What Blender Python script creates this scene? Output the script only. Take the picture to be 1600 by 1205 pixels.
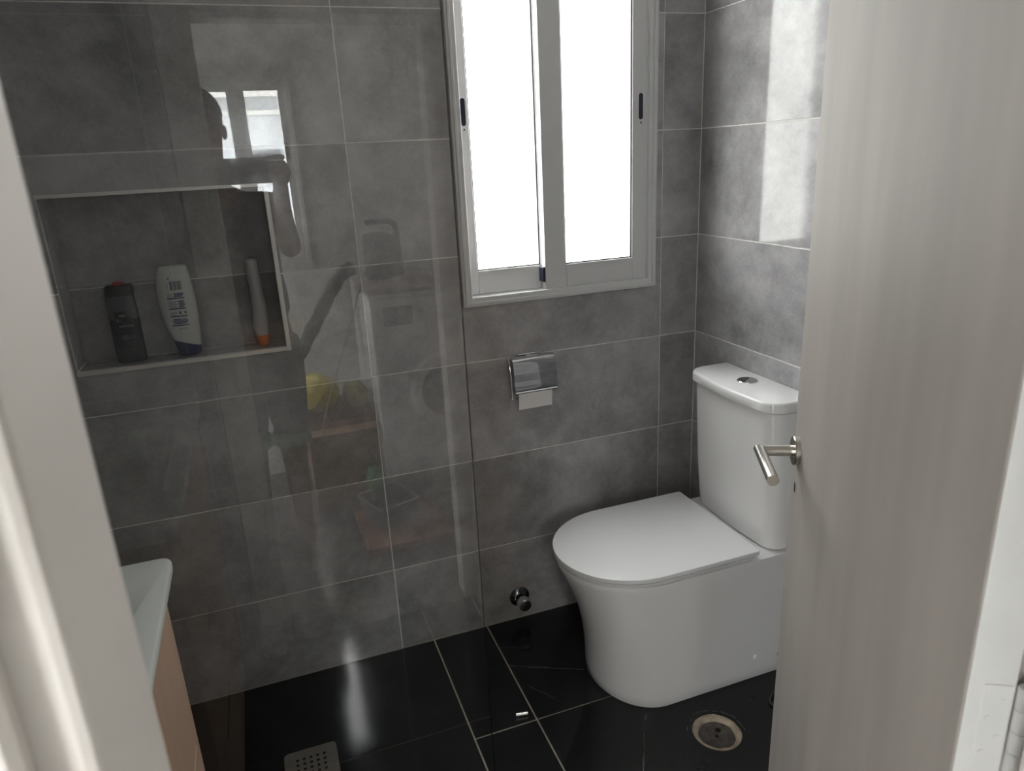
import bpy, bmesh, math, random
from mathutils import Vector, Matrix
random.seed(7)
for o in list(bpy.data.objects): bpy.data.objects.remove(o)
scn = bpy.context.scene
COL = scn.collection

# ------------------------------------------------------------------ camera
F_PX = 1110.37
CAM = Vector((-1.2648, -1.8638, 1.4259)); YAW, PITCH, ROLL = 0.3335, 0.3117, 0.0504
def cam_axes():
    ca, sa, cb, sb = math.cos(YAW), math.sin(YAW), math.cos(PITCH), math.sin(PITCH)
    f = Vector((sa*cb, ca*cb, -sb)); r = Vector((ca, -sa, 0)); d = f.cross(r)
    cc, sc = math.cos(ROLL), math.sin(ROLL)
    return cc*r+sc*d, -sc*r+cc*d, f
cr, cd, cf = cam_axes()
cam = bpy.data.cameras.new('camera'); cam_o = bpy.data.objects.new('camera', cam); COL.objects.link(cam_o)
cam.sensor_width = 36; cam.sensor_fit = 'HORIZONTAL'; cam.lens = F_PX/1600*36; cam.clip_start = 0.004
cam.dof.use_dof = True; cam.dof.focus_distance = 1.9; cam.dof.aperture_fstop = 9.5
cam_o.matrix_world = Matrix(((cr.x, -cd.x, -cf.x, CAM.x), (cr.y, -cd.y, -cf.y, CAM.y), (cr.z, -cd.z, -cf.z, CAM.z), (0, 0, 0, 1)))
scn.camera = cam_o

# ------------------------------------------------------------------ sky (bright overcast day) + daylight portals in two windows and an added hall door
SKY = 5.6
wd = bpy.data.worlds.new('sky'); scn.world = wd; wd.use_nodes = True
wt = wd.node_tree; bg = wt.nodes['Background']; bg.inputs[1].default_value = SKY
# overcast sky: a little brighter towards the zenith (CIE overcast distribution, softened)
tc_ = wt.nodes.new('ShaderNodeTexCoord'); sx_ = wt.nodes.new('ShaderNodeSeparateXYZ'); mr_ = wt.nodes.new('ShaderNodeMapRange'); rp_ = wt.nodes.new('ShaderNodeMix'); rp_.data_type = 'RGBA'
wt.links.new(tc_.outputs['Generated'], sx_.inputs[0]); wt.links.new(sx_.outputs[2], mr_.inputs[0]); wt.links.new(mr_.outputs[0], rp_.inputs[0])
rp_.inputs[6].default_value = (1.0, .99, .975, 1); rp_.inputs[7].default_value = (1.8, 1.83, 1.85, 1)
# sky made brighter towards -Y to add light from behind the camera
GLOW_DIR = Vector((.10, -.84, .50)).normalized()
dt_ = wt.nodes.new('ShaderNodeVectorMath'); dt_.operation = 'DOT_PRODUCT'; wt.links.new(tc_.outputs['Generated'], dt_.inputs[0]); dt_.inputs[1].default_value = GLOW_DIR
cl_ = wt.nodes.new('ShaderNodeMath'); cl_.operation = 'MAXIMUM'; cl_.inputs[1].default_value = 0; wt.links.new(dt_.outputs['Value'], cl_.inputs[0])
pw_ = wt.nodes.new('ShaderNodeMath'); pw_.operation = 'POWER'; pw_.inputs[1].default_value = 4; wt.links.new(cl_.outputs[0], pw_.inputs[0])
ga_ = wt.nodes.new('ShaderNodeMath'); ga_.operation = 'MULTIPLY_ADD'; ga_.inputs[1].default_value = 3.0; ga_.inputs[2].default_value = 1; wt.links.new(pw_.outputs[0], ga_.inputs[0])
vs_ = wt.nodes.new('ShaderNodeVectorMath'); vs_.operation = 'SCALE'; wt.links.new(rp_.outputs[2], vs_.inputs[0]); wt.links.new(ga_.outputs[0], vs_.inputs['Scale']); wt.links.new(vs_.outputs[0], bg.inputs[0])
def portal(name, loc, rot, sx, sy):
    l = bpy.data.lights.new(name, 'AREA'); l.shape = 'RECTANGLE'; l.size = sx; l.size_y = sy
    l.cycles.is_portal = True
    o = bpy.data.objects.new(name, l); COL.objects.link(o); o.location = loc; o.rotation_euler = rot
    return o
portal('daylight_portal_bath', (-0.451, 0.118, 1.588), (-math.pi/2, 0, 0), 0.60, 1.10)
portal('daylight_portal_hall', (-1.245, -3.03, 1.41), (math.pi/2, 0, 0), 0.45, 0.84)
portal('daylight_portal_added_door', (-2.19, -2.56, 1.0), (0, -math.pi/2, 0), 1.96, .54)  # portal of the added door that brings more daylight into the hall
scn.view_settings.view_transform = 'Standard'; scn.view_settings.look = 'None'
scn.view_settings.exposure = 0.95; scn.view_settings.gamma = 1.0; scn.view_settings.use_curve_mapping = False

# ------------------------------------------------------------------ materials
def new_mat(name):
    m = bpy.data.materials.new(name); m.use_nodes = True
    return m, m.node_tree, m.node_tree.nodes['Principled BSDF']
def plain(name, col, rough=0.5, metal=0.0, var=0.0, scale=20, bump=0.0, stretch=None, coat=0.0):
    m, t, b = new_mat(name)
    b.inputs['Roughness'].default_value = rough; b.inputs['Metallic'].default_value = metal
    b.inputs['Base Color'].default_value = (*col, 1)
    if coat: b.inputs['Coat Weight'].default_value = coat
    if var or bump:
        tc = t.nodes.new('ShaderNodeTexCoord'); mp = t.nodes.new('ShaderNodeMapping'); nz = t.nodes.new('ShaderNodeTexNoise')
        t.links.new(tc.outputs['Object'], mp.inputs[0]); t.links.new(mp.outputs[0], nz.inputs[0])
        if stretch: mp.inputs['Scale'].default_value = stretch
        nz.inputs['Scale'].default_value = scale; nz.inputs['Detail'].default_value = 6
        if var:
            cr_ = t.nodes.new('ShaderNodeValToRGB')
            cr_.color_ramp.elements[0].position = .3; cr_.color_ramp.elements[1].position = .7
            cr_.color_ramp.elements[0].color = (*[max(0, c*(1-var)) for c in col], 1)
            cr_.color_ramp.elements[1].color = (*[min(1, c*(1+var)) for c in col], 1)
            t.links.new(nz.outputs[0], cr_.inputs[0]); t.links.new(cr_.outputs[0], b.inputs['Base Color'])
        if bump:
            bp = t.nodes.new('ShaderNodeBump'); bp.inputs['Strength'].default_value = bump; bp.inputs['Distance'].default_value = 0.002
            t.links.new(nz.outputs[0], bp.inputs['Height']); t.links.new(bp.outputs[0], b.inputs['Normal'])
    return m
def tile_material(name, dark, light, rough):
    m, t, b = new_mat(name); N = t.nodes.new; L = t.links.new
    tc = N('ShaderNodeTexCoord'); oi = N('ShaderNodeObjectInfo')
    mul = N('ShaderNodeMath'); mul.operation = 'MULTIPLY'; mul.inputs[1].default_value = 37.0; L(oi.outputs['Random'], mul.inputs[0])
    def noise(sc, det, rgh, dist=0.0):
        n = N('ShaderNodeTexNoise'); n.noise_dimensions = '4D'
        n.inputs['Scale'].default_value = sc; n.inputs['Detail'].default_value = det; n.inputs['Roughness'].default_value = rgh; n.inputs['Distortion'].default_value = dist
        L(tc.outputs['Object'], n.inputs['Vector']); L(mul.outputs[0], n.inputs['W']); return n
    a = noise(3.2, 8, .62, .4); c = noise(14, 8, .7, .3); g = noise(160, 3, .6)
    s = N('ShaderNodeMath'); s.operation = 'MULTIPLY_ADD'; L(a.outputs[0], s.inputs[0]); s.inputs[1].default_value = .62
    s2 = N('ShaderNodeMath'); s2.operation = 'MULTIPLY_ADD'; L(c.outputs[0], s2.inputs[0]); s2.inputs[1].default_value = .30
    s3 = N('ShaderNodeMath'); s3.operation = 'MULTIPLY'; L(g.outputs[0], s3.inputs[0]); s3.inputs[1].default_value = .10
    L(s3.outputs[0], s2.inputs[2]); L(s2.outputs[0], s.inputs[2])
    r = N('ShaderNodeValToRGB'); r.color_ramp.elements[0].position = .37; r.color_ramp.elements[1].position = .68
    r.color_ramp.elements[0].color = (*dark, 1); r.color_ramp.elements[1].color = (*light, 1)
    L(s.outputs[0], r.inputs[0]); L(r.outputs[0], b.inputs['Base Color'])
    mr = N('ShaderNodeMapRange'); mr.inputs['From Min'].default_value = .3; mr.inputs['From Max'].default_value = .7
    mr.inputs['To Min'].default_value = rough*.8; mr.inputs['To Max'].default_value = rough*1.3
    L(c.outputs[0], mr.inputs[0]); L(mr.outputs[0], b.inputs['Roughness'])
    b.inputs['IOR'].default_value = 1.42
    return m
def floor_material(name):
    m, t, b = new_mat(name); N = t.nodes.new; L = t.links.new
    geo = N('ShaderNodeNewGeometry')
    nz = N('ShaderNodeTexNoise'); nz.inputs['Scale'].default_value = 14; nz.inputs['Detail'].default_value = 4; L(geo.outputs['Position'], nz.inputs[0])
    big = N('ShaderNodeTexNoise'); big.inputs['Scale'].default_value = 9; big.inputs['Detail'].default_value = 7; big.inputs['Roughness'].default_value = .7; L(geo.outputs['Position'], big.inputs[0])
    veins = [(-.47, -.52, -.575, -.69, .0013), (-.745, -.204, -.535, -.312, .0011), (-.72, -.305, -.655, -.41, .0010), (-.742, -.12, -.66, -.15, .0008),
             (-.46, -1.0, -.18, -.80, .0012), (-.9, -.7, -.75, -.9, .001), (-1.7, -.2, -1.45, -.55, .0008)]
    acc = None
    for (x0, y0, x1, y1, w) in veins:
        a = math.atan2(y1-y0, x1-x0); ln = math.hypot(x1-x0, y1-y0)
        mp = N('ShaderNodeMapping'); mp.vector_type = 'TEXTURE'
        mp.inputs['Location'].default_value = (x0, y0, 0); mp.inputs['Rotation'].default_value = (0, 0, a)
        L(geo.outputs['Position'], mp.inputs[0])
        sp = N('ShaderNodeSeparateXYZ'); L(mp.outputs[0], sp.inputs[0])
        wob = N('ShaderNodeMath'); wob.operation = 'MULTIPLY_ADD'; L(nz.outputs[0], wob.inputs[0]); wob.inputs[1].default_value = .020; wob.inputs[2].default_value = -.010
        ad = N('ShaderNodeMath'); ad.operation = 'ADD'; L(sp.outputs[1], ad.inputs[0]); L(wob.outputs[0], ad.inputs[1])
        ab = N('ShaderNodeMath'); ab.operation = 'ABSOLUTE'; L(ad.outputs[0], ab.inputs[0])
        ls = N('ShaderNodeMapRange'); ls.inputs['From Min'].default_value = w*.4; ls.inputs['From Max'].default_value = w*1.4; ls.inputs['To Min'].default_value = 1; ls.inputs['To Max'].default_value = 0; L(ab.outputs[0], ls.inputs[0])
        g0 = N('ShaderNodeMath'); g0.operation = 'GREATER_THAN'; L(sp.outputs[0], g0.inputs[0]); g0.inputs[1].default_value = 0
        g1 = N('ShaderNodeMath'); g1.operation = 'LESS_THAN'; L(sp.outputs[0], g1.inputs[0]); g1.inputs[1].default_value = ln
        p = N('ShaderNodeMath'); p.operation = 'MULTIPLY'; L(g0.outputs[0], p.inputs[0]); L(g1.outputs[0], p.inputs[1])
        q = N('ShaderNodeMath'); q.operation = 'MULTIPLY'; L(p.outputs[0], q.inputs[0]); L(ls.outputs[0], q.inputs[1])
        if acc is None: acc = q
        else:
            mx = N('ShaderNodeMath'); mx.operation = 'MAXIMUM'; L(acc.outputs[0], mx.inputs[0]); L(q.outputs[0], mx.inputs[1]); acc = mx
    fade = N('ShaderNodeMapRange'); fade.inputs['From Min'].default_value = .40; fade.inputs['From Max'].default_value = .60; L(big.outputs[0], fade.inputs[0])
    am = N('ShaderNodeMath'); am.operation = 'MULTIPLY'; L(acc.outputs[0], am.inputs[0]); L(fade.outputs[0], am.inputs[1])
    r = N('ShaderNodeValToRGB'); r.color_ramp.elements[0].position = .35; r.color_ramp.elements[1].position = .8
    r.color_ramp.elements[0].color = (.0085, .0088, .0098, 1); r.color_ramp.elements[1].color = (.019, .019, .021, 1)
    L(big.outputs[0], r.inputs[0])
    mix = N('ShaderNodeMix'); mix.data_type = 'RGBA'; L(am.outputs[0], mix.inputs[0]); L(r.outputs[0], mix.inputs[6]); mix.inputs[7].default_value = (.22, .22, .22, 1)
    L(mix.outputs[2], b.inputs['Base Color'])
    mr = N('ShaderNodeMapRange'); mr.inputs['To Min'].default_value = .05; mr.inputs['To Max'].default_value = .16; L(big.outputs[0], mr.inputs[0]); L(mr.outputs[0], b.inputs['Roughness'])
    b.inputs['IOR'].default_value = 1.45
    return m
def clear_glass(name, f0, tint=(1, 1, 1)):
    """thin pane: Fresnel mirror reflection over clear transmission"""
    m = bpy.data.materials.new(name); m.use_nodes = True; t = m.node_tree; t.nodes.clear(); N = t.nodes.new; L = t.links.new
    out = N('ShaderNodeOutputMaterial'); mx = N('ShaderNodeMixShader'); tr = N('ShaderNodeBsdfTransparent'); gl = N('ShaderNodeBsdfGlossy')
    tr.inputs[0].default_value = (*tint, 1); gl.inputs[0].default_value = (1, 1, 1, 1); gl.inputs['Roughness'].default_value = 0.0
    lw = N('ShaderNodeLayerWeight'); lw.inputs[0].default_value = .5
    pw = N('ShaderNodeMath'); pw.operation = 'POWER'; pw.inputs[1].default_value = 5; L(lw.outputs['Facing'], pw.inputs[0])
    ma = N('ShaderNodeMath'); ma.operation = 'MULTIPLY_ADD'; ma.inputs[1].default_value = 1-f0; ma.inputs[2].default_value = f0; L(pw.outputs[0], ma.inputs[0])
    L(ma.outputs[0], mx.inputs[0]); L(tr.outputs[0], mx.inputs[1]); L(gl.outputs[0], mx.inputs[2]); L(mx.outputs[0], out.inputs[0])
    return m
M = {}
M['tile'] = tile_material('grey_concrete_tile', (.195, .189, .193), (.57, .556, .565), .07)
M['grout'] = plain('light_grout', (.86, .84, .80), .9, var=.12, scale=60)
M['floor'] = floor_material('black_marble_tile')
M['floor_grout'] = plain('beige_floor_grout', (.40, .36, .29), .9, var=.2, scale=50)
M['plaster'] = plain('white_plaster', (.86, .85, .83), .8, var=.02, scale=6)
M['door'] = plain('grey_painted_door', (.415, .38, .348), .6, var=.12, scale=2.6, bump=.10, stretch=(3.2, 1, .5))
M['door'].node_tree.nodes['Principled BSDF'].inputs['Specular IOR Level'].default_value = .22
M['frame'] = plain('white_door_frame', (.66, .62, .585), .6, var=.03, scale=8, bump=.05)
M['edge'] = plain('white_gloss_paint', (.74, .735, .73), .4, var=.02, scale=30, bump=.1)
M['alu'] = plain('white_aluminium', (.70, .70, .70), .36, var=.02, scale=30)
M['gasket'] = plain('dark_gasket', (.03, .03, .035), .6)
M['ceramic'] = plain('white_ceramic', (.84, .83, .825), .07)
M['seatplast'] = plain('white_seat_plastic', (.84, .835, .835), .24)
M['chrome'] = plain('chrome', (.80, .80, .81), .045, 1.0)
M['blackchrome'] = plain('dark_chrome', (.16, .165, .18), .08, 1.0)
M['steel'] = plain('brushed_steel', (.60, .57, .52), .27, 1.0, var=.05, scale=60)
M['trim'] = plain('anodised_trim', (.78, .77, .74), .38, .55)
M['paper'] = plain('toilet_paper', (.76, .75, .745), .9, bump=.08, scale=300)
M['wood'] = plain('tan_oak', (.52, .36, .26), .5, var=.14, scale=9, stretch=(1, 1, .12))
M['basin'] = plain('white_basin', (.72, .74, .71), .12)
M['drainplate'] = plain('dull_steel_plate', (.30, .27, .24), .42, .5, var=.08, scale=40)
M['hole'] = plain('dark_hole', (.006, .006, .006), .8)
M['cement'] = plain('raw_cement', (.46, .38, .29), .9, var=.25, scale=45, bump=.5)
M['pipe'] = plain('grey_pipe', (.115, .10, .088), .8, var=.45, scale=60, bump=.4)
M['chip'] = plain('stone_chip', (.12, .12, .115), .8)
M['glass'] = clear_glass('shower_glass_front', .085, (.955, .965, .96))
M['glass_clear'] = clear_glass('shower_glass_rear', .0, (1, 1, 1))
M['glass_edge'] = plain('dark_green_glass_edge', (.010, .016, .015), .12)
M['pane'] = clear_glass('window_glass', .07, (.97, .98, .97))
M['black'] = plain('black_plastic', (.014, .014, .016), .35)
M['navy'] = plain('dark_navy_plastic', (.012, .016, .035), .4)

# ------------------------------------------------------------------ mesh helpers
def tag(o, label, cat, group=None, kind=None):
    o['label'] = label; o['category'] = cat
    if group: o['group'] = group
    if kind: o['kind'] = kind
    return o
def link(o, parent=None):
    COL.objects.link(o)
    if parent is not None: o.parent = parent
    return o
def root(name, loc, label, cat, rz=0.0, kind=None, group=None):
    o = bpy.data.objects.new(name, None); o.empty_display_size = .05; o.location = loc; o.rotation_euler = (0, 0, rz); link(o)
    return tag(o, label, cat, group, kind)
def mesh_obj(name, bm, mat, parent=None, smooth=None, local=False):
    """bm is in world coordinates unless local; smooth = angle in degrees"""
    me = bpy.data.meshes.new(name); bmesh.ops.recalc_face_normals(bm, faces=bm.faces[:]) ; bm.to_mesh(me); bm.free()
    for m in (mat if isinstance(mat, (list, tuple)) else [mat]): me.materials.append(m)
    if smooth is not None:
        me.polygons.foreach_set('use_smooth', [True]*len(me.polygons))
        me.set_sharp_from_angle(angle=math.radians(smooth))
    o = bpy.data.objects.new(name, me); link(o, parent)
    if parent is not None and not local:
        acc = Vector(); p = parent
        while p is not None: acc += p.location; p = p.parent
        o.location = -acc
    return o
def box(bm, x0, x1, y0, y1, z0, z1, bev=0.0, seg=1):
    vs = [bm.verts.new((x, y, z)) for z in (z0, z1) for y in (y0, y1) for x in (x0, x1)]
    fs = [bm.faces.new([vs[i] for i in f]) for f in ((0, 2, 3, 1), (4, 5, 7, 6), (0, 1, 5, 4), (2, 6, 7, 3), (0, 4, 6, 2), (1, 3, 7, 5))]
    if bev > 0:
        es = list({e for f in fs for e in f.edges})
        bmesh.ops.bevel(bm, geom=es, offset=bev, segments=seg, profile=.5, affect='EDGES', clamp_overlap=True)
    return bm
def bx(*a, **k): return box(bmesh.new(), *a, **k)
def loft(bm, loops, cap0=True, cap1=True, closed=True):
    rs = [[bm.verts.new(p) for p in lp] for lp in loops]; n = len(rs[0])
    for a, b in zip(rs[:-1], rs[1:]):
        for i in range(n if closed else n-1):
            j = (i+1) % n; bm.faces.new((a[i], a[j], b[j], b[i]))
    if cap0: bm.faces.new(rs[0][::-1])
    if cap1: bm.faces.new(rs[-1])
    return bm
def tube(bm, pts, r, n=14, caps=True):
    """mitred round bar along a polyline; r may be a list"""
    P = [Vector(p) for p in pts]; R = r if isinstance(r, (list, tuple)) else [r]*len(P)
    d0 = (P[1]-P[0]).normalized(); up = Vector((0, 0, 1)) if abs(d0.z) < .9 else Vector((1, 0, 0))
    u = d0.cross(up).normalized(); loops = []; prev = d0
    for i, p in enumerate(P):
        din = (P[i]-P[i-1]).normalized() if i else d0
        dout = (P[i+1]-P[i]).normalized() if i < len(P)-1 else din
        q = prev.rotation_difference(din); u = (q @ u).normalized(); prev = din
        v = din.cross(u).normalized(); t = (din+dout)
        t = t.normalized() if t.length > 1e-6 else din
        ring = []
        for k in range(n):
            a = 2*math.pi*k/n; c = p+R[i]*(math.cos(a)*u+math.sin(a)*v)
            s = -((c-p).dot(t))/max(.2, din.dot(t)); ring.append(c+din*s)
        loops.append(ring)
    return loft(bm, loops, caps, caps)
def lathe(bm, prof, M_, n=32, cap0=True, cap1=True):
    """profile (r,h) around local z of matrix M_"""
    return loft(bm, [[M_ @ Vector((r*math.cos(2*math.pi*k/n), r*math.sin(2*math.pi*k/n), h)) for k in range(n)] for r, h in prof], cap0, cap1)
def smooth_path(pts, sub=6):
    P = [Vector(p) for p in pts]; out = []
    for i in range(len(P)-1):
        a = P[max(0, i-1)]; b = P[i]; c = P[i+1]; d = P[min(len(P)-1, i+2)]
        for k in range(sub):
            t = k/sub
            out.append(.5*((2*b)+(-a+c)*t+(2*a-5*b+4*c-d)*t*t+(-a+3*b-3*c+d)*t**3))
    out.append(P[-1]); return out
def frame_M(o, u, v, n):
    u, v, n, o = Vector(u), Vector(v), Vector(n), Vector(o)
    return Matrix(((u.x, v.x, n.x, o.x), (u.y, v.y, n.y, o.y), (u.z, v.z, n.z, o.z), (0, 0, 0, 1)))

TILE_T = .0018
_cache = {}
def tile_mesh(w, h, mat, holes=(), t=TILE_T):
    key = (round(w, 4), round(h, 4), mat.name, tuple(tuple(round(q, 4) for q in hh) for hh in holes))
    if key in _cache: return _cache[key]
    bm = bmesh.new()
    if not holes:
        c = .0007; lp = []
        for (e, z) in ((0, -.0004), (0, t-c*.6), (c, t)):
            lp.append([(-w/2+e, -h/2+e, z), (w/2-e, -h/2+e, z), (w/2-e, h/2-e, z), (-w/2+e, h/2-e, z)])
        loft(bm, lp)
    else:
        xs = sorted({-w/2, w/2, *[x for hh in holes for x in hh[:2] if -w/2 < x < w/2]}); ys = sorted({-h/2, h/2, *[y for hh in holes for y in hh[2:] if -h/2 < y < h/2]})
        keep = {}
        for i in range(len(xs)-1):
            for j in range(len(ys)-1):
                cx, cy = (xs[i]+xs[i+1])/2, (ys[j]+ys[j+1])/2
                keep[i, j] = not any(hh[0] < cx < hh[1] and hh[2] < cy < hh[3] for hh in holes)
        V = {}
        def v(i, j, k):
            if (i, j, k) not in V: V[i, j, k] = bm.verts.new((xs[i], ys[j], t if k else -.0004))
            return V[i, j, k]
        for (i, j), kf in keep.items():
            if not kf: continue
            bm.faces.new((v(i, j, 1), v(i+1, j, 1), v(i+1, j+1, 1), v(i, j+1, 1)))
            bm.faces.new((v(i, j, 0), v(i, j+1, 0), v(i+1, j+1, 0), v(i+1, j, 0)))
            for di, dj, a, b in ((-1, 0, (i, j), (i, j+1)), (1, 0, (i+1, j+1), (i+1, j)), (0, -1, (i+1, j), (i, j)), (0, 1, (i, j+1), (i+1, j+1))):
                if not keep.get((i+di, j+dj), False):
                    bm.faces.new((v(*a, 0), v(*a, 1), v(*b, 1), v(*b, 0)))
    me = bpy.data.meshes.new('tile'); bmesh.ops.recalc_face_normals(bm, faces=bm.faces[:]); bm.to_mesh(me); bm.free(); me.materials.append(mat)
    _cache[key] = me; return me
def lay_tiles(parent, Mw, ucuts, vcuts, mat, holes=(), gap=.0032, skip=(), t=TILE_T):
    """tiles between the cut lines on the plane of Mw (local z = out of wall)"""
    for i in range(len(ucuts)-1):
        for j in range(len(vcuts)-1):
            if (i, j) in skip: continue
            u0, u1, v0, v1 = ucuts[i]+gap/2, ucuts[i+1]-gap/2, vcuts[j]+gap/2, vcuts[j+1]-gap/2
            cu, cv, w, h = (u0+u1)/2, (v0+v1)/2, u1-u0, v1-v0
            if w < .004 or h < .004: continue
            hs = []; gone = False
            for (a, b, c, d) in holes:
                if a < u1 and b > u0 and c < v1 and d > v0:
                    if a <= u0 and b >= u1 and c <= v0 and d >= v1: gone = True
                    hs.append((a-cu, b-cu, c-cv, d-cv))
            if gone: continue
            o = bpy.data.objects.new('tile', tile_mesh(w, h, mat, hs, t)); link(o, parent)
            o.matrix_basis = Mw @ Matrix.Translation((cu, cv, -t))

# ------------------------------------------------------------------ the room: bathroom shell
H = 2.30; XL = -1.85; YD = -1.53; ZF = .2762
ROWS = [0.0]+[ZF+.3*i for i in range(7)]+[H]
WIN = (-.750, -.152, 1.036, 2.14); NIC = (-1.700, -1.224, .986, 1.394)
T_ = TILE_T
# back wall with window opening and niche pocket
bm = bmesh.new(); xs = [XL-.12, NIC[0], NIC[1], WIN[0], WIN[1], .12]; zs = [0, NIC[2], WIN[2], NIC[3], WIN[3], H]
for i in range(5):
    for j in range(5):
        cx, cz = (xs[i]+xs[i+1])/2, (zs[j]+zs[j+1])/2; y0 = T_
        if WIN[0] < cx < WIN[1] and WIN[2] < cz < WIN[3]: continue
        if NIC[0] < cx < NIC[1] and NIC[2] < cz < NIC[3]: y0 = .10+T_
        box(bm, xs[i], xs[i+1], y0, .125, zs[j], zs[j+1])
wall_back = tag(mesh_obj('wall_back', bm, M['grout']), 'back wall of large grey concrete-look tiles with window and niche', 'wall', kind='structure')
Mb = frame_M((0, 0, 0), (1, 0, 0), (0, 0, 1), (0, -1, 0))
lay_tiles(wall_back, Mb, [XL, -1.0176, -.1268, 0], ROWS, M['tile'], [WIN, NIC])
# niche lining
ZN = .990
Mn = frame_M((0, .10, 0), (1, 0, 0), (0, 0, 1), (0, -1, 0))
lay_tiles(wall_back, Mn, [NIC[0], NIC[1]], [NIC[2]+.001, 1.170, NIC[3]], M['tile'], gap=.0025)
lay_tiles(wall_back, frame_M((0, 0, ZN-.002), (1, 0, 0), (0, 1, 0), (0, 0, 1)), [NIC[0], NIC[1]], [.008, .096], M['tile'], gap=.002, t=.003)
lay_tiles(wall_back, frame_M((0, 0, NIC[3]-.002), (1, 0, 0), (0, -1, 0), (0, 0, -1)), [NIC[0], NIC[1]], [-.096, -.008], M['tile'], gap=.002)
lay_tiles(wall_back, frame_M((NIC[0]+.002, 0, 0), (0, 1, 0), (0, 0, 1), (1, 0, 0)), [.006, .096], [NIC[2]+.006, NIC[3]-.004], M['tile'], gap=.002)
lay_tiles(wall_back, frame_M((NIC[1]-.002, 0, 0), (0, -1, 0), (0, 0, 1), (-1, 0, 0)), [-.096, -.006], [NIC[2]+.006, NIC[3]-.004], M['tile'], gap=.002)
def trim_bar(a, b, axis):
    bm = bmesh.new()
    if axis == 'x': box(bm, a[0], b[0], -.0035, .010, a[1], b[1], .0012, 2)
    else: box(bm, a[0], b[0], -.0035, .010, a[1], b[1], .0012, 2)
    mesh_obj('niche_trim', bm, M['trim'], wall_back, local=True)
trim_bar((NIC[0]-.001, NIC[3]-.008), (NIC[1]+.009, NIC[3]+.0005), 'x')
trim_bar((NIC[0]-.001, NIC[2]-.007), (NIC[1]+.000, NIC[2]+.004), 'x')
trim_bar((NIC[1]-.0005, NIC[2]-.007), (NIC[1]+.0105, NIC[3]-.0085), 'z')

# right wall
wall_right = tag(mesh_obj('wall_right', bx(T_, .12, YD, T_, 0, H), M['grout']), 'right wall of glossy grey concrete-look tiles behind the toilet', 'wall', kind='structure')
lay_tiles(wall_right, frame_M((0, 0, 0), (0, -1, 0), (0, 0, 1), (-1, 0, 0)), [0, .9, -YD], ROWS, M['tile'])
# left wall
wall_left = tag(mesh_obj('wall_left', bx(XL-.12, XL-T_, YD, T_, 0, H), M['grout']), 'left wall of grey tiles behind the vanity', 'wall', kind='structure')
lay_tiles(wall_left, frame_M((XL, 0, 0), (0, 1, 0), (0, 0, 1), (1, 0, 0)), [YD, -.9, 0], ROWS, M['tile'])
# door wall (plastered towards the hall, tiled towards the bathroom)
OX0, OX1, OZ = -1.392, -.672, 1.825
bm = bmesh.new(); box(bm, -2.1, OX0, -1.65, YD-T_, 0, H); box(bm, OX1, .12, -1.65, YD-T_, 0, H); box(bm, OX0, OX1, -1.65, YD-T_, OZ, H)
wall_front = tag(mesh_obj('wall_front', bm, M['plaster']), 'wall around the bathroom doorway, plaster outside and tiles inside', 'wall', kind='structure')
lay_tiles(wall_front, frame_M((0, YD, 0), (-1, 0, 0), (0, 0, 1), (0, 1, 0)), [.0, .62, 1.47, -XL], ROWS, M['tile'], [(-OX1-.03, -OX0+.03, -.1, OZ+.03)])
# ceiling
tag(mesh_obj('ceiling', bx(-2.2, .15, -3.05, .15, H, H+.1), M['plaster']), 'plain white ceiling over bathroom and hall', 'ceiling', kind='structure')
# floor
DRX, DRY, DRR = -.336, -.648, .062
def square_hit(a, u0, u1, v0, v1):
    c, s_ = math.cos(a), math.sin(a); k = min(((u1-DRX) if c > 0 else (u0-DRX))/c if abs(c) > 1e-6 else 1e9, ((v1-DRY) if s_ > 0 else (v0-DRY))/s_ if abs(s_) > 1e-6 else 1e9)
    return (DRX+k*c, DRY+k*s_)
def holed(u0, u1, v0, v1, zt, zo, zi, r=DRR, n=48, bottom=False):
    bm = bmesh.new(); angs = sorted([2*math.pi*i/n for i in range(n)]+[math.atan2(v-DRY, u-DRX) % (2*math.pi) for u in (u0, u1) for v in (v0, v1)])
    inn = [(DRX+r*math.cos(a), DRY+r*math.sin(a)) for a in angs]; out = [square_hit(a, u0, u1, v0, v1) for a in angs]
    lp = [[(x, y, z) for x, y in p] for p, z in ((out, zo), (out, zt), (inn, zt), (inn, zi))]
    return loft(bm, lp, bottom, bottom)
floor = tag(mesh_obj('floor', holed(XL-.1, .12, -1.575, .12, -T_, -.08, -.03, DRR+.0004, bottom=True), M['floor_grout']), 'polished black marble-look tile floor with beige grout lines', 'floor', kind='structure')
Mf = frame_M((0, 0, 0), (1, 0, 0), (0, 1, 0), (0, 0, 1))
G = .0045
lay_tiles(floor, Mf, [XL, -.918], [-1.575, -1.03, 0], M['floor'], gap=G)
lay_tiles(floor, Mf, [-.918, -.745], [-1.575, -1.03, -.43, 0], M['floor'], gap=G)
lay_tiles(floor, Mf, [-.745, 0], [-.43, 0], M['floor'], gap=G)
mesh_obj('tile', holed(-.745+G/2, -G/2, -1.03+G/2, -.43-G/2, 0, -T_-.0004, -.0022), M['floor'], floor, local=True)
lay_tiles(floor, Mf, [-.745, 0], [-1.575, -1.03], M['floor'], gap=G)

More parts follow.
